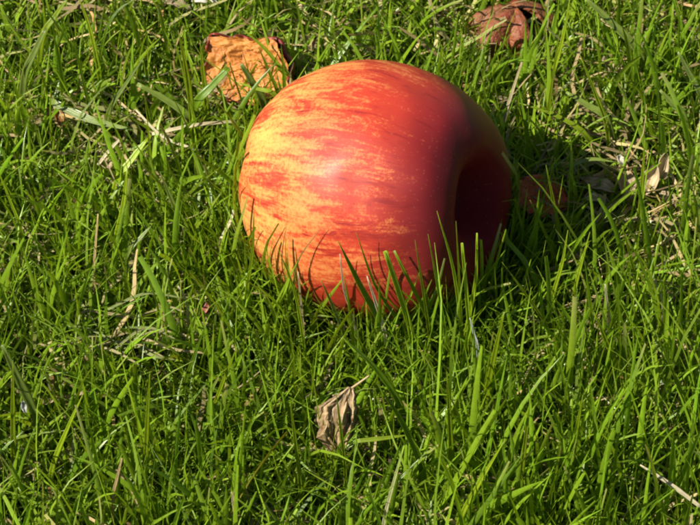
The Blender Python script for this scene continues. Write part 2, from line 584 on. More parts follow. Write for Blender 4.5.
def lawn(x0, x1, y0, y1, d_main, d_fine, d_low, near=True):
    """returns the leaf ribbons of a stretch of lawn: main blades, fine blades, low growth"""
    area = (x1 - x0) * (y1 - y0) * 1e4
    out = []
    # broad meadow-grass blades in small tufts
    x, y = scatter(int(area * d_main), x0, x1, y0, y1, 4, 0.0045, near)
    if near:
        k = free_of_things(x, y); x, y = x[k], y[k]
    n = len(x)
    hf = height_field(x, y) if near else np.ones(n)
    length = np.clip(rng.gamma(9, 1 / 9, n), 0.4, 1.5) * 0.034 * hf
    az = rng.uniform(0, 2 * math.pi, n)
    lean = np.abs(rng.normal(0.12, 0.30, n)); bend = np.abs(rng.normal(0.25, 0.45, n))
    up = 1 - 0.45 * smooth(-0.01, 0.05, x) * smooth(0.0, -0.04, y) if near else 1.0
    lean, bend = lean * up, bend * up
    width = rng.uniform(0.0009, 0.0022, n) * np.clip(length / 0.036, 0.6, 1.2)
    if near:
        fr = (np.abs(x) < 0.055) & (y < 0.01) & (y > -0.075)
        length = np.where(fr, np.minimum(length, 0.046), length); width = np.where(fr, np.minimum(width, 0.0019), width)
    tw = np.stack([rng.uniform(-1.2, 1.2, n), rng.normal(0, 0.7, n)], 1)
    cut = rng.random(n) < 0.30
    tipw = np.where(cut, rng.uniform(0.3, 0.6, n), 0.04)
    c = palette(n, (1.0, 2.6, 1.6, 0.25, 0.0, 0.0))
    dry = (rng.random(n) < 0.35)[:, None] & cut[:, None]
    tc = np.where(dry, c * 0.45 + TAN * 0.55, c * 1.05)
    gz = ground_z(x, y) if near else np.full(n, -0.002)
    out.append(blades(np.stack([x, y, gz], 1), az, length, width, lean, bend, tw, tipw, c, tc, 6, 0.20, True, 0.12, near))
    if near:
        # short turf pressed up round the front of the apple
        n = 900
        a = rng.uniform(math.pi * 1.02, math.pi * 1.98, n); q = rng.uniform(0.030, 0.056, n)
        fx, fy = q * np.cos(a) * 1.08, q * np.sin(a)
        c = palette(n, (0.7, 2.2, 2.4, 0.2, 0.04, 0.0))
        out.append(blades(np.stack([fx, fy, ground_z(fx, fy)], 1), a + rng.normal(0, 1.1, n), rng.uniform(0.018, 0.033, n), rng.uniform(0.0008, 0.0017, n),
                          np.abs(rng.normal(0.1, 0.25, n)), np.abs(rng.normal(0.2, 0.45, n)), np.stack([rng.uniform(-1.2, 1.2, n), rng.normal(0, 0.7, n)], 1),
                          np.full(n, 0.08), c, c * 1.05, 6, 0.20, True, 0.12, True))
    # fine blades
    x, y = scatter(int(area * d_fine), x0, x1, y0, y1, 5, 0.004, near)
    if near:
        k = free_of_things(x, y); x, y = x[k], y[k]
    n = len(x)
    hf = height_field(x, y) if near else np.ones(n)
    length = rng.gamma(7, 1 / 7, n) * 0.027 * hf
    az = rng.uniform(0, 2 * math.pi, n)
    lean = np.abs(rng.normal(0.28, 0.45, n)); bend = np.abs(rng.normal(0.45, 0.75, n))
    width = rng.uniform(0.0006, 0.0014, n)
    if near:
        fr = (np.abs(x) < 0.06) & (y < 0.02) & (y > -0.07)
        length = np.where(fr, np.minimum(length, 0.037), length)
    tw = np.stack([rng.uniform(-1.3, 1.3, n), rng.normal(0, 0.9, n)], 1)
    c = palette(n, (0.9, 2.0, 2.0, 0.35, 0.12, 0.03))
    gz = ground_z(x, y) if near else np.full(n, -0.002)
    out.append(blades(np.stack([x, y, gz], 1), az, length, width, lean, bend, tw, np.full(n, 0.1), c, c * 1.1, 5, 0, False, 0.2, near))
    # low growth
    x, y = scatter(int(area * d_low), x0, x1, y0, y1, 4, 0.003, False)
    if near:
        k = free_of_things(x, y, 0.8); x, y = x[k], y[k]
    n = len(x)
    length = rng.uniform(0.006, 0.019, n)
    lean = np.abs(rng.normal(0.6, 0.4, n)); bend = np.abs(rng.normal(0.4, 0.5, n))
    width = rng.uniform(0.0008, 0.0020, n)
    tw = np.stack([rng.uniform(-0.6, 0.6, n), rng.normal(0, 0.5, n)], 1)
    c = palette(n, (0.6, 1.8, 2.6, 0.15, 0.35, 0.05))
    gz = ground_z(x, y) if near else np.full(n, -0.002)
    low = blades(np.stack([x, y, gz], 1), rng.uniform(0, 6.283, n), length, width, lean, bend, tw, np.full(n, 0.15), c, c * 1.1, 3, 0, False, 0, near)
    if near:
        out = [join(out[:2])] + out[2:]
    return out, low


# ------------------------------------------------------------------ single blades and straws the photo lets one pick out
def ribbon(path, width, facing, tipw, col, tcol, mat, name, label, cat, group=None, parent=None, fold=0.2, rows=14, basew=0.8):
    """one blade along a smooth path; facing is the direction its flat side looks to"""
    pts = catmull(path, max(2, rows // (len(path) - 1)))
    if parent is None:
        pts = avoid_apple(pts, 1.06)
    n = len(pts)
    s = np.linspace(0, 1, n)
    T = np.gradient(pts, axis=0); T /= np.linalg.norm(T, axis=1, keepdims=True)
    sd = np.cross(T, np.array(facing)[None]); sd /= np.linalg.norm(sd, axis=1, keepdims=True) + 1e-9
    nm = np.cross(sd, T)
    w = 0.5 * width * (basew + (1 - basew) * np.minimum(1, s * 3)) * (1 - (1 - tipw) * s ** 2.8)
    w = w * (1 + 0.05 * np.sin(s * 23 + width * 9e3))
    A = np.array([0, 0.25, 0.5, 0.75, 1.0])
    V, C = [], []
    for i in range(n):
        for a in A:
            o = a * 2 - 1
            V.append(pts[i] + sd[i] * w[i] * o + nm[i] * w[i] * fold * 2 * (abs(o) ** 1.3 - 0.5))
            cc = np.array(col) * (1 - s[i] ** 2) + np.array(tcol) * s[i] ** 2
            C.append((*cc, a))
    o = np_mesh(name, V, grid_faces(5, n), mat, C, parent)
    if parent is None:
        tag(o, label, cat, group)
    # a real leaf has thickness
    md = o.modifiers.new('thickness', 'SOLIDIFY'); md.thickness = 0.00012; md.offset = 0
    return o


VIEWN = np.array(-FWD)


def blade(x0, y0, x1, y1, w, k, label, h0=0.017, h1=None, bow=0.0, tipw=0.05, col=G_MID, tcol=None, turn=0.0, mat=None, name='grass_blade', cat='grass blade', root=True, group=None):
    """a blade seen from photo pixel (x0, y0) near its foot to its tip (x1, y1); w in px; k: 1 upright, 0 lying away"""
    if h1 is None:
        h1 = h0 + k * abs(y0 - y1) * MM / math.cos(R_(46))
    a, b = np.array(at_h(x0, y0, h0)), np.array(at_h(x1, y1, h1))
    L = np.linalg.norm(b - a)
    sidev = np.cross((b - a) / L, VIEWN)
    m = (a + b) / 2 + sidev * bow * L + np.array([0, 0, 0.04 * L])
    path = [a, m, b]
    if root:
        d = (b - a) / L
        g = a - np.array([d[0], d[1], 0]) * 0.3 * h0
        g[2] = float(ground_z(g[0], g[1])) - 0.001
        path = [g] + path
    path = avoid_apple(np.array(path), 1.05)
    f = VIEWN * math.cos(turn) + sidev * math.sin(turn) + np.array([0, 0, 0.25])
    c = np.array(col) * rng.uniform(0.92, 1.08) * (np.array([1.35, 1.06, 0.9]) if mat is None else 1)
    if mat is None: c[0] = min(c[0], 0.74 * c[1])
    return ribbon(path, 0.88 * w * MM, f / np.linalg.norm(f), tipw, c, c * 1.05 if tcol is None else tcol, mat or GRASS, name, label, cat, group)


# blades standing against the apple
blade(246, 300, 254, 209, 4.5, .95, 'upright blade rising along the yellow left flank of the apple', bow=.03, col=G_MID)
blade(291, 312, 323, 226, 2.2, .95, 'thin arching blade curving right across the lower left of the apple', bow=-.10, col=G_MID * .8, tcol=TAN * .6)
blade(304, 345, 277, 246, 4, .95, 'narrow blade leaning left across the lower left edge of the apple', bow=.04, col=G_YEL)
blade(386, 335, 338, 241, 9, .95, 'wide dark blade leaning left in front of the middle of the apple', bow=-.02, col=G_DARK * 1.8, turn=.3)
blade(402, 330, 356, 232, 4.2, .95, 'narrow dark pointed blade leaning left across the red middle of the apple', bow=-.05, col=G_DARK * 1.6)
blade(413, 340, 385, 251, 7, .95, 'wide blunt green blade in front of the red apple, right of the dark ones', tipw=.6, col=G_MID, tcol=G_YEL)
blade(432, 330, 394, 250, 5, .95, 'blunt blade leaning left just right of the wide blunt blade', tipw=.5, col=G_MID)
blade(430, 340, 415, 240, 4, .95, 'slim blade before the dark red part of the apple', col=G_MID * .9)
blade(447, 345, 428, 234, 4, .95, 'slim dark blade standing before the edge of the apple hollow', col=G_DARK * 1.8)
blade(462, 340, 437, 211, 4.5, .97, 'tallest sunlit blade rising before the stem hollow of the apple', bow=.03, col=G_YEL, tcol=G_YEL * 1.1)
blade(462, 340, 456, 221, 3.2, .97, 'thin upright blade beside the tallest blade before the apple hollow', col=G_MID)
blade(466, 335, 477, 233, 5, .95, 'bright blade leaning right before the shaded end of the apple', bow=.04, col=G_YEL, tipw=.3)
blade(470, 340, 462, 243, 5, .95, 'bright blunt blade before the shaded end of the apple', col=G_YEL, tipw=.5)
blade(548, 330, 502, 262, 4, .9, 'blade leaning left below the shaded right end of the apple', col=G_MID)
blade(345, 338, 321, 280, 5, .95, 'short pale green blade at the foot of the apple', col=G_BLUE * 1.3)
# broad blades left of the apple
blade(50, 101, 133, 130, 10, 0, 'broad pale blade lying flat in the upper left grass', h0=.020, h1=.021, bow=.07, col=G_BLUE * 1.15, root=False, tipw=.15)
blade(192, 122, 137, 84, 9, .6, 'broad pale blade slanting up left, left of the orange scrap', col=G_BLUE * 1.2, tipw=.5, bow=.03)
blade(188, 115, 142, 74, 8, .6, 'broad dark blade slanting beside the pale one left of the orange scrap', col=G_DARK * 1.2, tipw=.3, h0=.009)
blade(117, 182, 148, 138, 9, .6, 'wide bright yellow green blade left of the apple top', col=G_YEL, h0=.016, tipw=.3)
blade(108, 115, 145, 56, 6, .7, 'grey green blade leaning right in the upper left', col=G_BLUE)
blade(97, 60, 77, -6, 6, .8, 'bright narrow blade running out of the top edge, upper left', col=G_YEL * .9, bow=.03)
blade(90, 112, 70, 24, 4.5, .8, 'tall dark narrow blade in the upper left corner', col=G_DARK)
blade(104, 38, 142, -4, 4, .7, 'dark arching blade leaving the top edge at the left', col=G_DARK * 1.2, bow=-.12)
blade(42, 38, 68, -2, 8, .7, 'broad green blade leaning right at the top left', col=G_MID, tipw=.2)
blade(24, 78, 46, 28, 9, .7, 'broad pale green blade at the left edge near the top', col=G_BLUE * 1.1, tipw=.4)
blade(40, 70, -3, 8, 3, .8, 'thin bright blade leaving the upper left edge', col=G_YEL)
blade(116, 243, 127, 170, 7, .9, 'bright wide blade left of the apple at mid height', col=G_YEL, tipw=.2, bow=.03)
blade(128, 254, 152, 225, 6.5, .6, 'pale broad short blade left of the apple', col=G_BLUE * 1.2, h0=.018)
blade(180, 222, 160, 172, 7, .8, 'pale blade leaning left between the bright wide blade and the apple', col=G_BLUE * 1.2)
blade(194, 232, 222, 192, 6, .7, 'broad blade leaning right just left of the apple', col=G_MID * 1.1)
blade(22, 232, -3, 168, 4, .8, 'long bright blade at the left edge', col=G_YEL)
blade(36, 418, 2, 345, 11, .8, 'broad grey green blade at the lower left edge', col=G_BLUE * 1.1, tipw=.3)
blade(14, 460, 13, 360, 7, .95, 'upright green blade in the lower left corner', col=G_MID)
blade(52, 470, 84, 392, 6, .95, 'green blade leaning right in the lower left', col=G_YEL * .8)
blade(146, 460, 150, 372, 6, .95, 'upright broad blade in the lower left grass', col=G_MID)
blade(210, 420, 238, 345, 5, .95, 'slender blade leaning right below the apple at the left', col=G_MID)
blade(185, 385, 206, 325, 5, .9, 'dark slender blade beside the matted clippings', col=G_DARK)
# round the orange scrap
blade(291, 86, 243, 29, 6.5, .75, 'bright pointed blade crossing the orange scrap from the right', col=G_YEL * .95, bow=.04, h0=.014)
blade(194, 108, 229, 68, 11, .7, 'wide dark blade leaning right below the orange scrap', col=G_DARK * 1.5, tipw=.5)
blade(264, 104, 241, 64, 10, .75, 'broad grey green blade before the orange scrap', col=G_BLUE, tipw=.4)
blade(280, 100, 258, 46, 5, .75, 'brownish green narrow blade before the right of the orange scrap', col=G_MID * .8)
blade(193, 125, 178, 30, 8, .85, 'tall green blade at the left of the orange scrap', col=G_MID, bow=.02)
blade(206, 100, 200, 40, 6, .85, 'green blade against the red skin edge of the orange scrap', col=G_MID * 1.1)
blade(278, 98, 236, 82, 6, .5, 'low bright blade just above the apple top left', col=G_YEL * .8, h0=.02)
# right side
blade(640, 54, 583, -4, 11, .6, 'broad grey green blade slanting out of the top edge at the right', col=G_BLUE * 1.15, tipw=.3)
blade(607, 120, 566, 92, 9, .5, 'broad short pale blade right of the apple top', col=G_BLUE * 1.25, tipw=.3)
blade(548, 92, 570, -2, 5.5, .85, 'tall bright narrow blade before the red curled peel', col=G_YEL, bow=.03)
blade(547, 120, 560, 30, 4, .85, 'tall slim green blade right of the pale straw', col=G_MID)
blade(607, 128, 580, 55, 5.5, .85, 'bright blade leaning left in the upper right', col=G_YEL)
blade(660, 135, 655, 52, 3.5, .85, 'thin dark upright blade in the upper right', col=G_DARK * 1.2)
blade(566, 167, 616, 162, 5, 0, 'light green blade lying level right of the apple', h0=.02, h1=.022, bow=-.08, col=G_BLUE * 1.3, root=False)
blade(685, 120, 660, 90, 9, .6, 'broad pale blade near the right edge', col=G_BLUE * 1.1, tipw=.3)
blade(589, 139, 519, 103, 7, .5, 'green blade slanting left to the shoulder of the apple', col=G_MID, bow=.05)
blade(703, 102, 678, 52, 8, .7, 'broad olive blade at the right edge', col=G_BLUE + TAN * .15, tipw=.3)
blade(640, 210, 645, 140, 5, .85, 'upright green blade before the dry leaf litter', col=G_MID * 1.1)
blade(560, 240, 546, 165, 5, .9, 'green blade before the small red scrap right of the apple', col=G_MID)
blade(553, 255, 530, 200, 4.5, .9, 'slim shaded blade right beside the apple', col=G_MID)
blade(575, 290, 590, 232, 4, .9, 'sunlit slim blade right of the apple shadow', col=G_YEL)
blade(552, 300, 568, 230, 5, .95, 'bright blade rising out of the apple shadow', col=G_YEL, bow=.03)
blade(640, 300, 622, 225, 4.5, .9, 'green blade in the middle of the right side', col=G_MID)
blade(690, 420, 655, 330, 5, .9, 'long green blade leaning left near the right edge', col=G_MID)
blade(617, 372, 594, 312, 7, .9, 'broad bright blade right of centre below the shadow', col=G_MID * 1.2)
# the foreground
blade(486, 398, 504, 312, 7, .95, 'broad upright blade below the shaded end of the apple', col=G_MID, tipw=.2)
blade(422, 470, 378, 385, 8, .95, 'broad dark blade leaning left, right of the tan leaf', col=G_DARK * 1.5, bow=.03)
blade(400, 405, 343, 338, 8, .85, 'broad dark blade slanting left above the tan leaf', col=G_DARK * 1.4, bow=.04)
blade(357, 441, 408, 435, 5, 0, 'green blade lying level at the foot of the tan leaf', h0=.030, h1=.031, col=G_MID, root=False, bow=.03)
blade(452, 470, 447, 372, 7, .95, 'upright broad green blade in the foreground', col=G_MID)
blade(520, 490, 530, 400, 6, .95, 'green blade in the lower right foreground', col=G_MID * .9)
blade(570, 470, 583, 395, 6, .95, 'green blade leaning right in the lower right grass', col=G_MID)
blade(460, 520, 505, 440, 6, .9, 'pale green blade leaning right at the bottom edge', col=G_YEL * .9)
blade(300, 480, 290, 400, 5, .95, 'slim green blade left of the tan leaf', col=G_MID)
blade(345, 465, 336, 392, 4, .97, 'slim green blade standing before the tan leaf', col=G_MID, h0=.02)

# dry straws
S_ = dict(mat=STRAW, name='dry_straw', cat='straw')
blade(500, 134, 522, 62, 4, .8, 'pale dry straw standing right of the apple top', col=PALE, tcol=TAN, tipw=.5, **S_)
blade(152, 134, 237, 121, 4.5, 0, 'pale straw lying level left of the apple top', h0=.021, h1=.022, col=PALE, tcol=TAN, tipw=.7, root=False, **S_)
blade(199, 151, 136, 110, 3.6, .3, 'bent pale straw crossing the level straw left of the apple', h0=.020, h1=.026, col=PALE * .95, bow=-.12, tipw=.5, root=False, **S_)
blade(98, 165, 121, 138, 4, .3, 'short pale straw among thatch in the upper left', h0=.016, h1=.02, col=PALE * .9, tipw=.6, root=False, **S_)
blade(220, 240, 239, 209, 3.5, .6, 'pale striped straw leaning at the left flank of the apple', h0=.018, col=PALE, tipw=.6, root=False, **S_)
blade(94, 276, 98, 214, 3, .9, 'rust orange straw standing in the grass far left of the apple', col=TAN * 1.1 + RUST * .4, tipw=.4, **S_)
blade(188, 322, 178, 286, 3, .8, 'bent pale straw near the pink fragment', h0=.014, col=PALE * .8, tipw=.6, bow=.1, **S_)
blade(356, 330, 340, 254, 2.4, .95, 'thin pale straw standing before the middle of the apple', col=PALE * .8, tipw=.4, bow=-.05, **S_)
blade(386, 338, 367, 276, 4.5, .9, 'pale straw at the foot of the apple below the wide dark blade', col=PALE, tipw=.2, **S_)
blade(304, 335, 298, 272, 2.6, .9, 'short straw at the lower left foot of the apple', col=TAN, tipw=.5, **S_)
blade(610, 330, 605, 284, 3, .9, 'short pale straw right of the apple shadow', col=PALE * .8, tipw=.6, h0=.015, **S_)
blade(663, 322, 654, 280, 3.2, .9, 'pale straw near the right edge at mid height', col=PALE * .85, tipw=.6, h0=.015, bow=.08, **S_)
blade(384, 522, 404, 446, 4, .9, 'pale straw leaning right at the bottom edge below the tan leaf', col=PALE * .85, tcol=G_YEL, tipw=.3, **S_)
blade(702, 508, 640, 465, 4.5, .4, 'pale straw lying aslant in the lower right corner', h0=.026, h1=.032, col=PALE * .8, tipw=.4, root=False, **S_)
blade(478, 352, 470, 318, 3.6, .8, 'short blade painted whitish as a glint below the shaded end of the apple', h0=.022, col=np.array([.46, .50, .42]), tipw=.3, **S_)  # glint on a blade, painted as a whitish blade of its own
blade(530, 195, 566, 215, 3, 0, 'dry straw lying in the shade beside the small red scrap', h0=.014, h1=.014, col=TAN, root=False, **S_)
blade(113, 500, 122, 458, 3.4, .9, 'rust brown straw in the lower left foreground', h0=.022, col=TAN * .8 + RUST * .3, tipw=.5, **S_)
blade(236, 520, 232, 492, 4, .8, 'tan straw at the bottom edge left of centre', h0=.025, col=TAN, tipw=.6, **S_)


def matted_clippings():
    c0 = at_h(135, 330, 0.016)
    root = empty('matted_clippings', (c0.x, c0.y, 0), 'matted clump of grey green mown clippings left below the apple', 'clippings')
    for i in range(20):
        y = random.uniform(308, 352); x = random.uniform(52, 165)
        L = random.uniform(30, 85); dy = random.uniform(-16, 20)
        h = 0.008 + random.uniform(0, 0.010)
        a = np.array(at_h(x, y, h)); b = np.array(at_h(min(x + L, 215), y + dy, h + random.uniform(-.003, .003)))
        m = (a + b) / 2 + np.array([0, random.uniform(-.003, .005), random.uniform(0.0, .003)])
        q = np.array([c0.x, c0.y, 0])
        w = random.random()
        c = (G_BLUE + TAN * .2) * .8 * (1 - w) + TAN * .85 * w
        ribbon([a - q, m - q, b - q], random.uniform(2.2, 4.0) * MM, (0.1 * random.uniform(-1, 1), -.5, .8), .4, c, c, STRAW, 'strand', None, None, parent=root)
    KEEP.append(((c0.x, c0.y), 0.008))


matted_clippings()


# ------------------------------------------------------------------ scraps of apple and leaves
def frame_matrix(origin, yaw=0.0, tilt=0.0, roll=0.0):
    """local x right, y up, z towards the viewer side, turned as a real thing would lie"""
    m = Matrix((( RIGHT.x, UP.x, -FWD.x), (RIGHT.y, UP.y, -FWD.y), (RIGHT.z, UP.z, -FWD.z))).to_4x4()
    return Matrix.Translation(origin) @ m @ Matrix.Rotation(yaw, 4, 'Y') @ Matrix.Rotation(tilt, 4, 'X') @ Matrix.Rotation(roll, 4, 'Z')


def outline_r(poly, th):
    """radius of a closed outline (star-shaped round 0,0) at angles th, rounded a little"""
    ang = np.array([math.atan2(y, x) for x, y in poly]); rad = np.array([math.hypot(x, y) for x, y in poly])
    o = np.argsort(ang); ang, rad = ang[o], rad[o]
    a = np.concatenate([ang - 2 * math.pi, ang, ang + 2 * math.pi]); r = np.tile(rad, 3)
    k = np.linspace(-0.1, 0.1, 5)
    return np.mean([np.interp((th + d + math.pi) % (2 * math.pi) - math.pi, a, r) for d in k], 0)


def apple_scrap(name, label, cat, x, y, h, poly, depth, flesh_m, skin_m, yaw, tilt, seed, hollow=0.25, lip=1.07, bare=None):
    """what is left of a rotting apple: torn flesh in front, a shell of skin behind, its rim curling past the flesh"""
    c = at_h(x, y, h)
    root = empty(name, (c.x, c.y, 0.0), label, cat)
    Mx = Matrix.Translation((-c.x, -c.y, 0)) @ frame_matrix(c, yaw, tilt)
    nu, nr = 140, 40
    th = np.linspace(-math.pi, math.pi, nu, endpoint=False)
    ro = outline_r([(px * MM, py * MM) for px, py in poly], th)
    size = ro.mean()
    V = []
    for j in range(nr):
        q = (j + 0.02) / (nr - 1) if j else 0.001
        for i in range(nu):
            X, Y = ro[i] * q * math.cos(th[i]), ro[i] * q * math.sin(th[i])
            nzv = Vector((X / size * 1.3 + seed, Y / size * 2.4, seed))
            d = noise.fractal(nzv, 0.9, 2.1, 5) * 0.16 + noise.fractal(nzv * 4, 0.7, 2.1, 4) * 0.06
            Z = size * (d - hollow * (1 - q * q) + 0.10 * q ** 6)
            V.append((X, Y, Z))
    fo = np_mesh('flesh', V, grid_faces(nu, nr, True), flesh_m, parent=root)
    fo.matrix_local = Mx
    V = []
    ns = 20
    for j in range(ns):
        a = j / (ns - 1) * math.pi / 2
        for i in range(nu):
            rim = noise.noise(Vector((math.cos(th[i]) * 3, math.sin(th[i]) * 3, seed + 5)))
            show = 1.0 if bare is None else 1 - float(smooth(0.2, 0.9, np.array(math.cos(th[i] - bare) + .5 * rim)))
            k = max(math.cos(a), 0.002) * (lip + 0.03 * rim) * (1 - 0.06 * math.exp(-j * .8))
            z = -depth * MM * math.sin(a) + size * ((0.10 + 0.35 * rim + .12 * math.sin(th[i] * 17)) * show - 0.22 * (1 - show)) * math.exp(-j * 0.7)
            wr = 1 + 0.05 * noise.noise(Vector((math.cos(th[i]) * 4, math.sin(th[i]) * 4, a * 4 + seed)))
            V.append((ro[i] * k * wr * math.cos(th[i]), ro[i] * k * wr * math.sin(th[i]), z))
    so = np_mesh('skin', V, grid_faces(nu, ns, True), skin_m, parent=root)
    so.matrix_local = Mx
    md = so.modifiers.new('thickness', 'SOLIDIFY'); md.thickness = 0.0006
    KEEP.append(((c.x, c.y + 0.004), size * 0.72))
    return root


FLESH_O = tissue_material('browned_apple_flesh', (0.24, 0.070, 0.012), (0.52, 0.20, 0.038), (0.58, 0.31, 0.09), 170, 0.55, 0.9, 0.4, True)
SKIN_R = tissue_material('rotting_red_skin', (0.06, 0.010, 0.008), (0.20, 0.025, 0.014), (0.34, 0.09, 0.03), 220, 0.4, 0.4, 0.5)
apple_scrap('apple_scrap', 'orange brown torn apple scrap with dark red skin edge behind the big apple', 'apple scrap', 247, 68, 0.016,
            [(-43, 26), (-37, 38), (-22, 31), (-6, 33), (6, 27), (18, 31), (34, 28), (38, 16), (47, 2), (44, -12), (49, -24), (30, -30), (10, -40), (-8, -34), (-30, -31), (-42, -14), (-49, -2), (-41, 10)],
            52, FLESH_O, SKIN_R, -0.30, 0.05, 3.3, -0.06, 1.03, 0.9)
FLESH_R = tissue_material('reddened_apple_flesh', (0.24, 0.045, 0.014), (0.60, 0.12, 0.035), (0.66, 0.26, 0.08), 160, 0.5, 0.7, 0.4)
SKIN_B = tissue_material('brown_wrinkled_skin', (0.07, 0.02, 0.010), (0.20, 0.07, 0.030), (0.34, 0.15, 0.07), 240, 0.5, 0.9, 0.4, True)
apple_scrap('apple_scrap', 'small red apple scrap half in shade right behind the big apple', 'apple scrap', 541, 197, 0.013,
            [(-28, 8), (-18, 20), (4, 21), (20, 14), (28, 2), (26, -12), (8, -20), (-16, -18), (-28, -8)],
            30, FLESH_R, SKIN_B, 0.25, -0.35, 7.7, -0.10, 1.0)


def curled_peel():
    """a shrivelled peel: a collapsed dome of skin with pleats and a dark mouth on its right"""
    c = at_h(516, 24, 0.009)
    root = empty('shrivelled_peel', (c.x, c.y, 0), 'reddish brown shrivelled apple peel with a dark opening near the top edge', 'apple peel')
    N = Nodes('shrivelled_peel_skin')
    a = N.n('ShaderNodeAttribute', attribute_name='tint')
    tc = N.n('ShaderNodeTexCoord')
    nz = N.noise(tc.outputs['Object'], 260, 4, 0.6)
    cc = N.mix(N.math('MULTIPLY', N.ramp(nz, 0.45, 0.7), 0.6), a.outputs['Color'], (0.10, 0.03, 0.012))
    N.l(cc, N.b.inputs['Base Color'])
    N.b.inputs['Roughness'].default_value = 0.55
    N.bump(nz, 0.9, 0.002)
    nu, nv = 120, 34
    V, C = [], []
    RX, RY, RZ = 44 * MM, 34 * MM, 27 * MM
    crim, olive, rust = np.array([.27, .034, .024]), np.array([.18, .09, .035]), np.array([.24, .070, .022])
    for j in range(nv):
        v = j / (nv - 1)
        for i in range(nu):
            u = i / (nu - 1)
            # azimuth sweeps from the right of the mouth round the back to its left side
            az = R_(-38) + u * R_(318)
            el = R_(88) * (1 - v) - R_(38) * v
            pl = math.sin(az * 5.0 + 0.8 + v * 1.3) * 0.5 + 0.35 * math.sin(az * 9.3 + 2 + v)
            k = 1 + 0.15 * pl * smooth(0.05, 0.5, np.array(v)) + 0.16 * noise.fractal(Vector((math.cos(az) * 2.2, math.sin(az) * 2.2, v * 2.5)), .8, 2.1, 4)
            k = k * (1 - 0.12 * math.exp(-((u - 0) / .05) ** 2) - 0.12 * math.exp(-((u - 1) / .05) ** 2))
            X = RX * k * math.cos(el) * math.cos(az)
            Y = RY * k * math.cos(el) * math.sin(az)
            Z = RZ * (math.sin(el) * (1 + 0.06 * pl) - 0.15 * math.exp(-((X / RX + .12) / .16) ** 2) * (1 - v))
            V.append((X, Y, Z))
            w = smooth(-0.3, 0.9, np.array(pl)) * min(1, v * 4); f = smooth(.2, .8, np.array(0.5 + 0.5 * math.sin(az * 2.1 + 1)))
            col = (crim * w + rust * (1 - w)) * (1 - .6 * f) + olive * .6 * f
            C.append((*col, 1))
    o = np_mesh('skin', V, grid_faces(nu, nv), N.m, C, root)
    o.matrix_local = Matrix.Translation((0, 0.002, 0.004)) @ Matrix.Rotation(R_(-22), 4, 'X') @ Matrix.Rotation(R_(14), 4, 'Z')
    md = o.modifiers.new('thickness', 'SOLIDIFY'); md.thickness = 0.0011
    # browned pulp left inside
    P = []
    for j in range(10):
        q = j / 9
        for i in range(30):
            t = 2 * math.pi * i / 30
            b = noise.noise(Vector((math.cos(t) * q * 2, math.sin(t) * q * 2, 4)))
            P.append((RX * .82 * q * math.cos(t), RY * .82 * q * math.sin(t), 0.0055 * (1 - q * q) + .003 * b))
    pulp = np_mesh('pulp', P, grid_faces(30, 10, True), tissue_material('dark_pulp', (.02, .009, .004), (.07, .028, .010), (.20, .07, .02), 200, .6), parent=root)
    pulp.location.z = 0.003
    KEEP.append(((c.x, c.y), 0.0115))


curled_peel()


def tan_leaf():
    """crumpled dry leaf standing on edge: a pleated fan hanging from its stalk"""
    apex = at_h(350, 387, 0.031)
    root = empty('dry_leaf', (apex.x, apex.y, 0), 'crumpled tan dry leaf with pointed tip standing in the foreground grass', 'leaf')
    nu, nv = 81, 60
    V, C = [], []
    for j in range(nv):
        v = j / (nv - 1)
        for i in range(nu):
            u = i / (nu - 1) * 2 - 1
            wl = np.interp(v, [0, .12, .35, .55, .8, 1], [1.5, 9, 27, 26, 20, 6]); wr = np.interp(v, [0, .12, .35, .55, .8, 1], [1.5, 7, 13, 15, 12, 4])
            X = (u * wl if u < 0 else u * wr)
            # ragged, drooping edge
            Y = -60 * v - 5 * abs(u) * v + (3 * math.sin(u * 8 + 1) + 5 * noise.fractal(Vector((u * 5, 3.3, 0)), .8, 2, 4)) * v
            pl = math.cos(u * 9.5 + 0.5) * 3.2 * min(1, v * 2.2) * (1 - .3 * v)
            Z = pl + 5 * math.cos(u * 1.6) * min(1, v * 2) - 10 * v * v + 4.5 * noise.fractal(Vector((u * 2.2, v * 3, 2.0)), .8, 2.1, 5)
            X *= 1 + .16 * noise.fractal(Vector((v * 7, 1.0 if u > 0 else 6.0, 0)), .7, 2, 3)
            X += 5 * math.sin(v * 2.4) * -0.6 + 2 * noise.noise(Vector((u * 2, v * 5, 9)))
            V.append((X * MM, Y * MM, Z * MM))
            w = 0.5 + 0.7 * noise.fractal(Vector((u * 3, v * 5, 1)), .7, 2.1, 5)
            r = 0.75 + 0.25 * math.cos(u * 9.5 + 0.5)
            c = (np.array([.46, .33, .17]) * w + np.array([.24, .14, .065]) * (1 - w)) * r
            C.append((*c, 0.5 + u / 2))
    M3 = Matrix.Translation((-apex.x, -apex.y, 0)) @ frame_matrix(apex, 0.1, 0.18, -0.10)
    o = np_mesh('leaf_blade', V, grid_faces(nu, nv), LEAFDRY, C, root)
    o.matrix_local = M3
    md = o.modifiers.new('thickness', 'SOLIDIFY'); md.thickness = 0.00018
    # ribs
    for uu in (-0.72, -0.40, -0.05, 0.30, 0.62):
        i = int((uu + 1) / 2 * (nu - 1))
        pts = [Vector(V[j * nu + i]) + Vector((0, 0, 0.00025)) for j in range(2, int(nv * .85), 4)]
        ribbon([np.array(p) for p in pts], 1.6 * MM, (0, 0.1, 1), .3, np.array([.56, .42, .24]), np.array([.5, .36, .2]), LEAFDRY, 'rib', None, None, parent=root, rows=24, fold=-.4).matrix_local = M3
    st = [np.array((0, -2, 1.0)) * MM, np.array((8, 5, 2)) * MM, np.array((17, 13, 1)) * MM]
    ribbon(st, 2.2 * MM, (0, 0, 1), .6, np.array([.50, .36, .18]), np.array([.6, .48, .26]), LEAFDRY, 'stalk', None, None, parent=root, fold=-.4).matrix_local = M3
    KEEP.append(((apex.x, apex.y - 0.002), 0.0065))


tan_leaf()


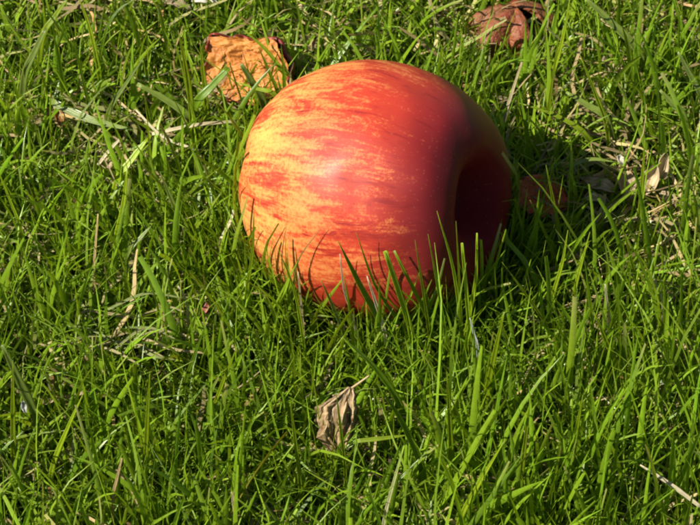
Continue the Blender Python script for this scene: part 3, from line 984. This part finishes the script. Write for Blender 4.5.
def leaf_flake(x, y, h, wpx, lpx, rot, tilt, col, label, name='leaf_fragment', cat='leaf fragment', curl=0.6, seed=0.0, group=None):
    c = at_h(x, y, h)
    nu, nv = 13, 15
    V, C = [], []
    for j in range(nv):
        v = j / (nv - 1)
        for i in range(nu):
            u = i / (nu - 1) * 2 - 1
            e = 0.78 + 0.35 * noise.noise(Vector((v * 3.3, u * 0.7 + (3 if u > 0 else 0), seed)))
            X = u * wpx / 2 * (math.sin(math.pi * min(max(0.06 + v * .9, 0), 1)) ** 0.6) * e
            Y = (v - .5) * lpx
            Z = curl * wpx * 0.5 * (u * u - .4) + 0.12 * lpx * math.sin(v * 4 + seed) + 1.6 * noise.noise(Vector((u * 2.5, v * 4, seed + 3)))
            V.append((X * MM, Y * MM, Z * MM))
            k = 0.85 + 0.5 * noise.noise(Vector((u * 3, v * 4, seed)))
            C.append((*(np.array(col) * k), 0.5 + u / 2))
    o = np_mesh(name, V, grid_faces(nu, nv), LEAFDRY, C)
    o.matrix_world = Matrix.Translation(c) @ Matrix.Rotation(rot, 4, 'Z') @ Matrix.Rotation(tilt, 4, 'X')
    tag(o, label, cat, group)
    md = o.modifiers.new('thickness', 'SOLIDIFY'); md.thickness = 0.00018


BE = np.array([.50, .39, .23])
leaf_flake(600, 186, .010, 20, 30, 1.2, .35, BE, 'beige leaf fragment at the left of the dry litter right of the apple', seed=1)
leaf_flake(627, 186, .010, 24, 30, .2, .45, BE * .95, 'tan cupped leaf fragment in the middle of the dry litter on the right', seed=2)
leaf_flake(650, 182, .011, 24, 32, -.5, .5, BE * 1.05, 'tan broad leaf fragment in the dry litter near the right edge', seed=3)
leaf_flake(664, 166, .013, 14, 26, -.3, .7, BE * 1.25, 'narrow pale leaf fragment standing at the right of the dry litter', seed=4, curl=.9)
leaf_flake(596, 200, .009, 14, 24, 1.9, .3, BE * 1.3, 'pale curled leaf fragment at the lower left of the dry litter', seed=5)
leaf_flake(668, 200, .008, 16, 22, .8, .3, BE * .75, 'brown leaf fragment below the narrow pale one on the right', seed=6)
leaf_flake(621, 160, .016, 9, 11, .4, .6, np.array([.60, .55, .44]), 'tiny white flake above the dry litter on the right', seed=7)
leaf_flake(104, 160, .008, 16, 24, .5, .4, BE * .9, 'beige leaf fragment in the thatch of the upper left', seed=8)
leaf_flake(612, 66, .010, 14, 26, 1.1, .4, BE * .85, 'tan leaf fragment among the blades of the upper right', seed=9)
leaf_flake(205, 310, .011, 9, 22, -.9, .5, np.array([.55, .20, .17]), 'pink leaf fragment left below the apple', seed=10, curl=.9)
leaf_flake(196, 318, .009, 14, 18, .6, .3, np.array([.32, .13, .08]), 'small reddish brown leaf fragment beside the pink one', seed=11)
leaf_flake(178, 6, .008, 16, 30, 1.4, .3, BE * .8, 'tan leaf fragment at the top edge left of the orange scrap', seed=12)
leaf_flake(205, 2, .010, 10, 28, 1.5, .3, np.array([.66, .60, .52]), 'pale grey leaf fragment at the top edge above the orange scrap', seed=13)
leaf_flake(60, 118, .009, 12, 22, .3, .4, RUST * .9, 'rust brown leaf fragment under the broad pale blade upper left', seed=14)
leaf_flake(24, 407, .030, 6, 11, .3, .9, np.array([.40, .40, .36]), 'tiny whitish flake standing for a glint on the broad blade at the lower left edge', seed=15)  # pale flake added as a painted glint of the blade under it
leaf_flake(310, 42, .010, 12, 24, 1.2, .3, BE * .8, 'tan leaf fragment right of the orange scrap', seed=16)
leaf_flake(598, 100, .010, 8, 22, .2, .6, RUST * 1.3, 'rust coloured leaf fragment below the broad short blade upper right', seed=17, curl=.8)


# ------------------------------------------------------------------ the lawn itself
def dead_thatch(n, x0, x1, y0, y1):
    x = rng.uniform(x0, x1, n * 2); y = rng.uniform(y0, y1, n * 2)
    w = 1.12 - keep_density(x, y)
    k = rng.random(n * 2) < w
    x, y = x[k], y[k]
    ok = free_of_things(x, y, .8); x, y = x[ok], y[ok]
    n = len(x)
    L = rng.uniform(0.008, 0.030, n)
    lean = rng.normal(1.35, 0.22, n)
    c = palette(n, (.02, .05, .15, .1, 2.0, .45), .3) * rng.uniform(.55, 1.35, (n, 1))
    tw = np.stack([rng.uniform(-.8, .8, n), rng.normal(0, .8, n)], 1)
    r = np.stack([x, y, ground_z(x, y) + rng.uniform(0.001, 0.012, n)], 1)
    return blades(r, rng.uniform(0, 6.283, n), L, rng.uniform(.0005, .0015, n), lean, rng.normal(0, .35, n), tw, rng.uniform(.3, .8, n), c, c, 5, 0, False, .35)


X0, X1, Y0, Y1 = -0.22, 0.22, -0.22, 0.27
near, low = lawn(X0, X1, Y0, Y1, 4.0, 16.0, 24.0)
tag(np_mesh('grass', *[a for a in near[0][:2]], GRASS, near[0][2]), 'green meadow grass blades of the lawn', 'grass', kind='stuff')
tag(np_mesh('fine_grass', *[a for a in near[1][:2]], GRASS, near[1][2]), 'fine thin grass blades of the lawn', 'grass', kind='stuff')
tag(np_mesh('low_grass', *[a for a in low[:2]], GRASS, low[2]), 'short young grass low in the lawn', 'grass', kind='stuff')
th = dead_thatch(6800, X0, X1, Y0, Y1)
tag(np_mesh('thatch', th[0], th[1], STRAW, th[2]), 'dead straw and thatch between the grass blades', 'thatch', kind='stuff')


def clover():
    """tiny rounded leaves of weeds low in the worn grass beyond the apple"""
    n = 2600
    x = rng.uniform(X0, X1, n); y = rng.uniform(Y0, Y1, n)
    k = (rng.random(n) < 0.10 + 0.75 * smooth(0.03, 0.11, y) * smooth(-0.1, .35, vnoise(x, y, 28, 8))) & free_of_things(x, y, .9)
    x, y = x[k], y[k]; n = len(x)
    a = np.linspace(0, 2 * math.pi, 9)[:-1]
    V = np.zeros((n, 8, 3)); r = rng.uniform(.0012, .0026, n)
    el = rng.uniform(.6, 1.0, n); az = rng.uniform(0, 6.283, n); ti = rng.normal(0, .45, (n, 2))
    lx = r[:, None] * np.cos(a)[None]; ly = (r * el)[:, None] * np.sin(a)[None]
    V[:, :, 0] = lx * np.cos(az)[:, None] - ly * np.sin(az)[:, None]
    V[:, :, 1] = lx * np.sin(az)[:, None] + ly * np.cos(az)[:, None]
    V[:, :, 2] = V[:, :, 0] * ti[:, :1] + V[:, :, 1] * ti[:, 1:] + .12 * np.abs(ly)
    V += np.stack([x, y, ground_z(x, y) + rng.uniform(.004, .014, n)], 1)[:, None]
    V = avoid_apple(V)
    F = (np.arange(n) * 8)[:, None, None] + np.array([[0, 1, 2, 3], [3, 4, 7, 0], [4, 5, 6, 7]])[None]
    c = palette(n, (1, 2, 1.2, .2, 0, 0)) * 1.05
    C = np.concatenate([np.repeat(c[:, None], 8, 1), np.broadcast_to((.5 + .5 * np.sin(a))[None, :, None], (n, 8, 1))], 2)
    tag(np_mesh('clover', V.reshape(-1, 3), F.reshape(-1, 4), GRASS, C.reshape(-1, 4), shade=False), 'tiny round weed leaves low in the worn grass', 'weeds', kind='stuff')


clover()


def far_lawn():
    """the lawn goes on round the picture: one tile of it, set again and again"""
    T = 0.44
    near_t, low_t = lawn(-T / 2, T / 2, -T / 2, T / 2, 1.6, 3.5, 4.0, False)
    V, F, C = join(near_t + [low_t])
    tile = np_mesh('lawn_patch', V, F, GRASS, C)
    slots = []
    for i in range(-5, 6):
        for j in range(-5, 9):
            cx, cy = i * T, 0.025 + (j * 0.49)
            if i == 0 and j == 0: continue
            slots.append((cx, cy, 0.0))
    first = slots.pop(len(slots) // 2)
    tile.location = first
    tag(tile, 'patch of lawn beyond the apple', 'grass', kind='stuff')
    me = bpy.data.meshes.new('lawn')
    me.from_pydata(slots, [], [])
    o = bpy.data.objects.new('lawn', me); COL.objects.link(o)
    tag(o, 'lawn grass going on all round', 'grass', kind='stuff')
    ng = bpy.data.node_groups.new('lawn_tiles', 'GeometryNodeTree')
    ng.interface.new_socket('Geometry', in_out='INPUT', socket_type='NodeSocketGeometry')
    ng.interface.new_socket('Geometry', in_out='OUTPUT', socket_type='NodeSocketGeometry')
    gi, go = ng.nodes.new('NodeGroupInput'), ng.nodes.new('NodeGroupOutput')
    inst, oi = ng.nodes.new('GeometryNodeInstanceOnPoints'), ng.nodes.new('GeometryNodeObjectInfo')
    oi.inputs['Object'].default_value = tile
    oi.transform_space = 'ORIGINAL'
    oi.inputs['As Instance'].default_value = True
    ng.links.new(gi.outputs[0], inst.inputs['Points'])
    ng.links.new(oi.outputs['Geometry'], inst.inputs['Instance'])
    ng.links.new(inst.outputs[0], go.inputs[0])
    o.modifiers.new('tiles', 'NODES').node_group = ng


far_lawn()
